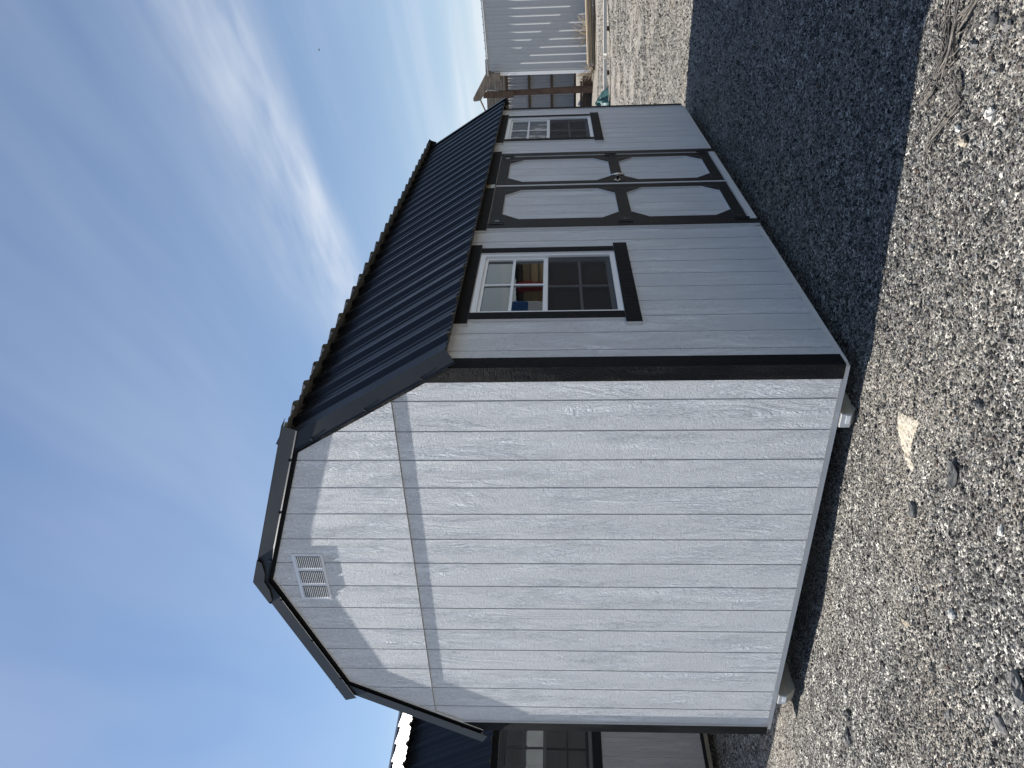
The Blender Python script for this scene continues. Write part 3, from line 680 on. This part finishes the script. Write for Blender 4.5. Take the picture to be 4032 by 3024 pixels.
# long pale timber lying along the far edge of the gravel
a, b_ = Vector((1.5, 22.75, 0)), Vector((-4.6, 20.05, 0)); dd = (b_ - a).normalized(); nn = Vector((dd.y, -dd.x, 0))
for i, (p0, p1, off, zt, lb) in enumerate(((0.0, 3.6, 0.0, 0.0, 'long pale timber edging the far side of the gravel, right length'), (3.75, 6.6, 0.03, -0.005, 'long pale timber edging the far side of the gravel, length nearest the tarp'))):
    mb = MB(); A_, B_ = a + dd * p0, a + dd * p1
    pts = [A_, B_, B_ + nn * 0.18, A_ + nn * 0.18]; z0, z1 = -0.075 + zt, 0.02 + zt
    mb.add([(p.x, p.y, z0) for p in pts] + [(p.x, p.y, z1) for p in pts], [(0, 1, 2, 3), (7, 6, 5, 4), (0, 4, 5, 1), (1, 5, 6, 2), (2, 6, 7, 3), (3, 7, 4, 0)])
    tb = empty('timber', (A_.x, A_.y, -0.13)); attach(mb.build('beam', M_swhite), tb)
    for j in range(3):
        c = A_ + dd * ((j + 0.4) * (p1 - p0) / 3) + nn * 0.06
        MB().box(c.x - 0.06, c.x + 0.06, c.y - 0.05, c.y + 0.05, -0.15, z0 - 0.001).build('block', M_girt, tb)
    tag(tb, lb, 'timber', 'timbers edging the gravel')
# green tarp heap
mb = MB(); nu, nv = 22, 16; vs = []
for j in range(nv + 1):
    for i in range(nu):
        an = 2 * math.pi * i / nu; r = j / nv
        w_ = 1 + 0.22 * math.sin(3 * an + 1) + 0.12 * math.sin(7 * an + 5 * r) + 0.06 * math.sin(13 * an)
        h = (1 - r ** 1.5) * 0.30 * (1 + 0.3 * math.sin(5 * an + 3 * r)) + 0.025 * math.sin(9 * an + 11 * r)
        vs.append((-3.10 + 0.42 * r * w_ * math.cos(an), 20.85 + 0.30 * r * w_ * math.sin(an), -0.13 + max(h, 0.004)))
fs = [(j * nu + i, j * nu + (i + 1) % nu, (j + 1) * nu + (i + 1) % nu, (j + 1) * nu + i) for j in range(nv) for i in range(nu)]
m, t, b = newmat('green_tarp'); setc(b, (0.035, 0.10, 0.095), 0.4); M_tarp = m
tag(mb.add(vs, fs).build('tarp', M_tarp), 'crumpled dark green tarp beside the shed\'s far corner', 'tarp')
# small white card sign with a dark mark
cdn = empty('sign_card', (-5.65, 34.6, -0.1)); mb = MB()
Rc = Matrix.Rotation(0.5, 3, 'Y'); cc = Vector((-5.62, 33.0, 0.22))
def cp(a_, b__, d_): v = cc + Rc @ Vector((a_, d_, b__)); return (v.x, v.y, v.z)
def cbox(a0, a1, z0, z1, y0, y1):
    v = [cp(a, z, y_) for z in (z0, z1) for (a, y_) in ((a0, y0), (a1, y0), (a1, y1), (a0, y1))]
    return MB().add(v, [(0, 3, 2, 1), (4, 5, 6, 7), (0, 1, 5, 4), (1, 2, 6, 5), (2, 3, 7, 6), (3, 0, 4, 7)])
attach(cbox(-0.22, 0.22, -0.15, 0.15, 0, 0.01).build('card', M_card), cdn)
mb = MB(); [mb.add(c_.v, c_.f) for c_ in (cbox(-0.10, 0.10, 0.07, 0.10, -0.004, -0.001), cbox(-0.10, -0.07, 0.0, 0.07, -0.004, -0.001), cbox(-0.10, 0.10, -0.015, 0.015, -0.005, -0.002), cbox(0.07, 0.10, -0.07, -0.015, -0.004, -0.001), cbox(-0.10, 0.10, -0.10, -0.07, -0.004, -0.001))]
attach(mb.build('mark', M_print), cdn); tag(cdn, 'small tilted white card with a dark mark under the open bay', 'sign')

# dry brush: clumps of thin bare twigs
m, t, b = newmat('dry_twig'); setc(b, (0.26, 0.21, 0.15), 0.9); M_twig = m
m, t, b = newmat('pale_stalk'); setc(b, (0.36, 0.31, 0.24), 0.9)
n = noise(t, objvec(t), 60.0, 4); t.links.new(mix(t, ramp(t, n, [(0.3, 0), (0.7, 1)]), (0.055, 0.050, 0.045), (0.22, 0.195, 0.165)), b.inputs['Base Color']); M_stalk = m
def brush(loc, r, h, cnt, label):
    mb = MB()
    for i in range(cnt):
        an, rr = random.random() * 6.28, random.random() ** 0.5
        p = Vector((loc[0] + 0.15 * r * math.cos(an), loc[1] + 0.15 * r * math.sin(an), loc[2])); pts = [p]; d = Vector((math.cos(an) * rr, math.sin(an) * rr, 0.5 + random.random())).normalized()
        for s_ in range(4):
            d = (d + Vector((random.gauss(0, .3), random.gauss(0, .3), random.gauss(0, .2)))).normalized(); p = p + d * h * 0.3; pts.append(p)
        mb.tube(pts, [0.010, 0.008, 0.006, 0.005, 0.003], 3)
    tag(mb.build('dry_brush', M_twig), label, 'brush', 'dry brush by the barn')
brush(B(1.5, 0.5, 0.0), 0.5, 0.7, 60, 'bare dry brush in front of the ribbed barn wall')
brush(B(0.05, 0.5, -0.1), 0.5, 0.45, 50, 'dry brush at the barn\'s bright corner trim')
brush(B(-0.35, -1.6, -0.15), 0.6, 0.6, 90, 'pale dry brush under the open bay between trim and post')
brush(B(-0.1, -2.0, -0.15), 0.6, 0.7, 90, 'dense dry brush deep in the open bay against the girts')
# tiny bird
mb = MB(); bp_ = Vector((-7.352, 63.18, 20.38))
mb.tube([bp_ + Vector((-0.09, 0, -0.02)), bp_ + Vector((-0.05, 0, 0)), bp_, bp_ + Vector((0.06, 0, 0.01)), bp_ + Vector((0.10, 0, 0.0))], [0.012, 0.04, 0.05, 0.03, 0.005], 8)
m, t, b = newmat('bird_feathers'); setc(b, (0.02, 0.02, 0.022), 0.8)
bird = empty('bird', bp_); attach(mb.build('body', m, smooth=True), bird)
for sg in (-1, 1):
    v = [bp_ + Vector((0.03, 0, 0.02)), bp_ + Vector((-0.04, 0, 0.02)), bp_ + Vector((-0.04, sg * 0.12, 0.05 * sg)), bp_ + Vector((-0.01, sg * 0.2, 0.09 * sg)), bp_ + Vector((0.03, sg * 0.1, 0.05 * sg))]
    mb = MB(); mb.add([*v, *[p + Vector((0, 0, 0.008)) for p in v]], [(4, 3, 2, 1, 0), (5, 6, 7, 8, 9), (0, 1, 6, 5), (1, 2, 7, 6), (2, 3, 8, 7), (3, 4, 9, 8), (4, 0, 5, 9)]); attach(mb.build('wing', m), bird)
tag(bird, 'tiny dark bird high in the blue sky', 'bird')

# a plank-clad hut right of the frame: it is what the near window mirrors
hut = tag(empty('wooden_hut', (4.4, 9.9, -0.13)), 'tan plank hut with red post and blue banner mirrored in the near window', 'hut')
MB().box(2.75, 6.6, 9.06, 10.8, -0.14, 2.15).build('wall', M_oldwood, hut)
for i in range(17):
    z0 = -0.10 + i * 0.136
    MB().box(2.72, 6.62, 9.03 + 0.006 * (i % 2), 9.058, z0, z0 + 0.128).build('plank', M_rawwood if i % 4 else M_oldwood, hut)
MB().prism([(9.0, 2.16), (9.0, 2.20), (11.1, 2.28), (11.1, 2.24)], lambda p, d: (d, p[0], p[1]), 2.5, 6.8).build('roof', M_rake, hut)
m, t, b = newmat('red_paint'); setc(b, (0.17, 0.025, 0.028), 0.6); M_red = m
m, t, b = newmat('blue_cloth'); setc(b, (0.04, 0.12, 0.30), 0.8); M_blue = m
MB().box(3.52, 3.66, 8.94, 9.02, -0.13, 2.16).build('post', M_red, hut)
MB().box(3.69, 4.24, 8.55, 8.565, 1.98, 2.28).build('banner', M_blue, hut); MB().box(3.69, 4.24, 8.55, 8.565, 1.70, 1.979).build('banner', M_card, hut)

# ------------------------------------------------------------------ stones one can tell apart
def rock(seed, nr=7, ns=10, flat=0.5, jag=0.22):
    r = random.Random(seed); vs = []; ph = [r.random() * 6.28 for _ in range(6)]
    for j in range(nr + 1):
        th = math.pi * j / nr
        for i in range(ns):
            a = 2 * math.pi * i / ns
            k = 1 + jag * (math.sin(2 * a + ph[0]) * math.sin(th) + 0.6 * math.sin(3 * a + ph[1] + 2 * th)) + r.uniform(-1, 1) * jag * 0.45
            vs.append((0.5 * k * math.sin(th) * math.cos(a), 0.5 * k * math.sin(th) * math.sin(a), 0.5 * k * flat * math.cos(th)))
    fs = [(j * ns + i, j * ns + (i + 1) % ns, (j + 1) * ns + (i + 1) % ns, (j + 1) * ns + i) for j in range(nr) for i in range(ns)]
    return vs, fs
STONES = [
 ((0.06, -0.98), 0.15, 0.085, 0.05, 0.4, M_sdark, 'flat dark triangular slab below the pale sand patch'),
 ((-0.318, -0.767), 0.10, 0.075, 0.05, 1.2, M_sdark, 'rough black stone in front of the end wall, left of the dark slab'),
 ((0.104, -1.367), 0.05, 0.038, 0.03, 0.3, M_swhite, 'bright white pebble in front of the dark triangular slab'),
 ((0.412, -1.007), 0.055, 0.05, 0.045, 0.7, M_sdark, 'dark rounded stone right of the flat dark slab'),
 ((0.278, -0.795), 0.04, 0.032, 0.028, 0.2, M_stan, 'smooth tan pebble between dark stone and pale sand'),
 ((-0.459, -1.253), 0.056, 0.045, 0.05, 0.5, M_swhite, 'white angular stone in the open gravel before the end wall'),
 ((-1.984, -0.64), 0.15, 0.06, 0.055, 2.2, M_sdark, 'long dark stone chip near the shed\'s left front corner'),
 ((-2.11, -0.70), 0.12, 0.09, 0.05, 0.9, M_sdark, 'broad dark stone chip beside the long one near the left corner'),
 ((-0.88, -0.928), 0.10, 0.05, 0.025, 1.9, M_stan, 'flat tan stone lying before the middle of the end wall'),
 ((-0.312, -1.711), 0.13, 0.09, 0.06, 1.0, M_sgrey, 'pitted grey rock at the near edge of the frame'),
 ((-1.913, -0.56), 0.05, 0.035, 0.03, 0.4, M_swhite, 'small white stone next to the two dark chips'),
 ((-0.548, -1.697), 0.14, 0.06, 0.03, 1.7, M_sgrey, 'long grey stone left of the pitted rock'),
 ((-0.885, -1.414), 0.07, 0.05, 0.035, 0.2, M_sgrey, 'grey stone with a shadow left of the white angular stone'),
 ((1.266, -0.283), 0.042, 0.038, 0.035, 0.5, M_swhite, 'white round stone beside the dry stalks'),
 ((1.235, -0.351), 0.075, 0.06, 0.045, 1.3, M_stan, 'pale chunky stone at the forked dry stalk'),
 ((1.676, -0.357), 0.075, 0.06, 0.045, 0.1, M_sdark, 'dark angular stone right of the dry stalks'),
 ((1.668, -0.462), 0.06, 0.05, 0.045, 0.8, M_sgrey, 'grey stone in front of the dark angular one'),
 ((1.572, -0.238), 0.065, 0.05, 0.04, 1.5, M_sgrey, 'grey stone tucked behind the longest stalk bundle'),
 ((1.672, -0.005), 0.09, 0.045, 0.03, 2.0, M_sgrey, 'leaf-shaped grey stone among the dry stalks'),
 ((1.371, -0.504), 0.09, 0.075, 0.045, 0.6, M_swhite, 'crumbly white clod in front of the stalks'),
 ((1.322, 1.569), 0.09, 0.05, 0.04, 1.1, M_sgrey, 'slim grey stone lying in the shed\'s shadow'),
 ((1.168, 1.50), 0.07, 0.06, 0.05, 0.4, M_sgrey, 'round grey stone beside the slim one in the shadow'),
 ((0.98, 0.943), 0.08, 0.055, 0.03, 1.8, M_sgrey, 'flat bluish stone in the shadow nearest the doors'),
 ((1.051, 0.183), 0.045, 0.04, 0.035, 0.9, M_sgrey, 'small grey stone on the sunny side of the shadow edge'),
]
for i, ((x, y), l, w_, h, rz, mt, lb) in enumerate(STONES):
    vs, fs = rock(100 + i, 6, 9, 0.5, 0.3); mx = Matrix.Rotation(rz, 3, 'Z'); z0 = float(hz(x, y))
    vs = [mx @ Vector((v[0] * l * 0.74, v[1] * w_ * 0.74, v[2] * h * 1.3)) + Vector((x, y, z0 + h * 0.2)) for v in vs]
    tag(MB().add(vs, fs).build('stone', mt), lb, 'stone', 'larger stones lying on the gravel')

# ------------------------------------------------------------------ dry weed stalks
PATHS = [([(1.097, -0.083), (1.186, -0.125), (1.285, -0.177), (1.371, -0.239), (1.424, -0.217), (1.456, -0.161)], 0.010, 'thick curved dry stalk lying nearest the shadow edge'),
 ([(1.295, 0.045), (1.362, -0.021), (1.429, -0.052), (1.507, -0.102), (1.598, -0.104), (1.648, -0.146), (1.724, -0.203), (1.85, -0.25)], 0.014, 'thickest grey dry stalk bundle, running out of the frame'),
 ([(1.424, -0.025), (1.525, -0.015), (1.628, 0.017), (1.703, 0.023), (1.85, 0.03)], 0.010, 'straight dry stalk beside the thickest bundle'),
 ([(1.174, -0.143), (1.176, -0.232), (1.237, -0.309), (1.283, -0.398), (1.358, -0.494)], 0.004, 'thin forked dry stem reaching the white clod'),
 ([(1.575, 0.136), (1.689, 0.162), (1.8, 0.19)], 0.005, 'short dry stalk closest to the shadow, at the frame edge'),
 ([(1.59, -0.072), (1.657, -0.069), (1.711, -0.064), (1.82, -0.05)], 0.007, 'short dry stalk lying inside the bundle'),
 ([(1.622, -0.205), (1.691, -0.248), (1.73, -0.257), (1.84, -0.29)], 0.004, 'fine straw right of the thickest stalk bundle'),
 ([(1.054, 0.433), (1.069, 0.333), (1.133, 0.229)], 0.004, 'single curved straw lying in the shadow edge')]
for i, (pth, r, lb) in enumerate(PATHS):
    mb = MB(); L_ = len(pth)
    for k in range(7 if r > 0.006 else 2):
        pts = []
        for j, (x, y) in enumerate(pth):
            ox, oy = random.gauss(0, r * 1.5) if k else 0, random.gauss(0, r * 1.5) if k else 0
            x, y = x + ox, y + oy; pts.append((x, y, float(hz(x, y)) + r * (0.5 + 0.25 * k) + 0.010 + 0.012 * math.sin(j * 1.7 + i)))
        mb.tube(pts, [r * (0.28 if k else 0.5) * (0.6 + 0.4 * math.sin(math.pi * (j + 0.7) / (L_ + 0.6))) for j in range(L_)], 6)
    for k in range(4 if r > 0.006 else 1):
        j = random.randrange(L_); x, y = pth[j]; z = float(hz(x, y)) + 0.02; an = random.random() * 6.28
        mb.tube([(x, y, z), (x + 0.06 * math.cos(an), y + 0.06 * math.sin(an), z + 0.012), (x + 0.12 * math.cos(an + .3), y + 0.12 * math.sin(an + .3), z + 0.006)], [0.003, 0.0022, 0.0012], 4)
    tag(mb.build('dry_stalk', M_stalk), lb, 'stalk', 'dry stalks lying on the gravel')

# ------------------------------------------------------------------ pale sand spill
SP = [(-0.027, -0.413), (0.021, -0.517), (0.047, -0.594), (-0.019, -0.587), (-0.077, -0.576), (-0.137, -0.587), (-0.158, -0.658), (-0.178, -0.647), (-0.164, -0.567), (-0.136, -0.527), (-0.114, -0.477), (-0.09, -0.438)]
def inside(x, y, P):
    c = False; j = len(P) - 1
    for i in range(len(P)):
        if (P[i][1] > y) != (P[j][1] > y) and x < (P[j][0] - P[i][0]) * (y - P[i][1]) / (P[j][1] - P[i][1]) + P[i][0]: c = not c
        j = i
    return c
def edist(x, y):
    b_ = 9
    for i in range(len(SP)):
        p, q = np.array(SP[i]), np.array(SP[(i + 1) % len(SP)]); k = np.clip(np.dot((x, y) - p, q - p) / np.dot(q - p, q - p), 0, 1)
        b_ = min(b_, np.hypot(*(p + (q - p) * k - (x, y))))
    return b_ if inside(x, y, SP) else -b_
mb = MB(); st_ = 0.008; xs_, ys_ = np.arange(-0.24, 0.10, st_), np.arange(-0.70, -0.36, st_); idx = {}; vs = []; fs = []
for j, yy in enumerate(ys_):
    for i, xx in enumerate(xs_):
        e = edist(xx, yy) + rng.normal(0, 0.006)
        if e > -0.018: idx[i, j] = len(vs); vs.append((xx + rng.normal(0, 0.0015), yy + rng.normal(0, 0.0015), float(hz(xx, yy)) + min(0.010, 0.004 + e * 0.25) + rng.normal(0, 0.0012)))
for (i, j) in idx:
    q = [(i, j), (i + 1, j), (i + 1, j + 1), (i, j + 1)]
    if all(k in idx for k in q): fs.append(tuple(idx[k] for k in q))
M_sand = stonemat('pale_sand', (0.40, 0.345, 0.26), (0.58, 0.52, 0.42), 45.0, 0.006)
so_ = mb.add(vs, fs).build('sand_patch', M_sand); so_['kind'] = 'stuff'; so_['label'] = 'pale cream sand spilled on the gravel before the end wall'; so_['category'] = 'sand'

# ------------------------------------------------------------------ gravel: small stones scattered over the near ground
lib = bpy.data.collections.new('gravel_library')
for i in range(10):
    vs, fs = rock(900 + i, 4, 6, 0.62 if i % 3 else 0.4, 0.30)
    me = bpy.data.meshes.new('pebble'); me.from_pydata(vs, [], fs); me.materials.append(M_stone)
    lib.objects.link(bpy.data.objects.new('pebble', me))
NP = 2100000
x = rng.uniform(-7.2, 5.0, NP); y = rng.uniform(-2.6, 14.0, NP)
dx, dy = x - CAM.x, y - CAM.y; dist = np.hypot(dx, dy)
side = dx * math.cos(YAW) + dy * math.sin(YAW); fwd = -dx * math.sin(YAW) + dy * math.cos(YAW)
ok = (fwd > 1.6) & (np.abs(side) < fwd * 0.53 + 0.5)
ok &= ~((x > -3.0) & (x < -0.1) & (y > 0.3) & (y < 6.0))
ok &= rng.random(NP) < np.minimum(1.0, (4.2 / dist) ** 1.9) * np.clip((14.5 - y) / 5.0, 0, 1)
x, y, dist = x[ok], y[ok], dist[ok]
ins = np.array([inside(a, b__, SP) if (-0.2 < a < 0.06 and -0.7 < b__ < -0.4) else False for a, b__ in zip(x, y)])
patch = np.sin(1.3 * x + 0.7 * y) + np.sin(2.1 * y - 0.9 * x + 1.2) + np.sin(0.6 * x + 2.7 * y + 2)
sz = np.exp(rng.normal(math.log(0.0071), 0.47, len(x))); sz = np.clip(sz, 0.0042, 0.028) * (1 + 0.22 * np.maximum(0, patch / 3)) * np.maximum(1, (dist / 6.0)) ** 0.35
xf = rng.uniform(-6.5, 4.0, 60000); yf = rng.uniform(7.0, 24.0, 60000)
okf = (xf < 2.4 - 0.05 * (yf + 3.5)) & (xf > -0.35 * (yf + 3.5) + 2.0 - 1.0) & (rng.random(60000) < np.clip((yf - 7.0) / 5.0, 0, 1))
xf, yf = xf[okf], yf[okf]; sf = np.clip(np.exp(rng.normal(math.log(0.018), 0.4, len(xf))), 0.012, 0.07)
sz[ins] *= 0.5
nearwall = (y > -0.9) & (x < 0.2) & (y < 0.4); sz[nearwall] *= 0.8
keep = ~(ins & (rng.random(len(x)) < 0.6)); x, y, sz = np.append(x[keep], xf), np.append(y[keep], yf), np.append(sz[keep], sf)
z = hz(x, y) + sz * 0.10
pme = bpy.data.meshes.new('gravel'); pme.from_pydata(np.stack([x, y, z], 1).tolist(), [], [])
at = pme.attributes.new('sz', 'FLOAT', 'POINT'); at.data.foreach_set('value', sz.astype(np.float32))
gv = bpy.data.objects.new('gravel', pme); COL.objects.link(gv); gv['kind'] = 'stuff'; gv['label'] = 'loose mixed gravel covering the yard'; gv['category'] = 'gravel'
ng = bpy.data.node_groups.new('scatter_gravel', 'GeometryNodeTree')
ng.interface.new_socket('Geometry', in_out='INPUT', socket_type='NodeSocketGeometry'); ng.interface.new_socket('Geometry', in_out='OUTPUT', socket_type='NodeSocketGeometry')
gi, goo = ng.nodes.new('NodeGroupInput'), ng.nodes.new('NodeGroupOutput')
iop = ng.nodes.new('GeometryNodeInstanceOnPoints'); ci = ng.nodes.new('GeometryNodeCollectionInfo'); ci.inputs[0].default_value = lib
ci.inputs['Separate Children'].default_value = True; ci.inputs['Reset Children'].default_value = True
rv = ng.nodes.new('FunctionNodeRandomValue'); rv.data_type = 'FLOAT_VECTOR'; rv.inputs[0].default_value = (-0.7, -0.7, 0); rv.inputs[1].default_value = (0.7, 0.7, 6.283)
na = ng.nodes.new('GeometryNodeInputNamedAttribute'); na.data_type = 'FLOAT'; na.inputs[0].default_value = 'sz'
L = ng.links; L.new(gi.outputs[0], iop.inputs['Points']); L.new(ci.outputs[0], iop.inputs['Instance']); iop.inputs['Pick Instance'].default_value = True
L.new(rv.outputs[0], iop.inputs['Rotation']); L.new(na.outputs[0], iop.inputs['Scale']); L.new(iop.outputs[0], goo.inputs[0])
gm = gv.modifiers.new('scatter', 'NODES'); gm.node_group = ng
print('gravel points', len(x), 'objects', len(S.objects))
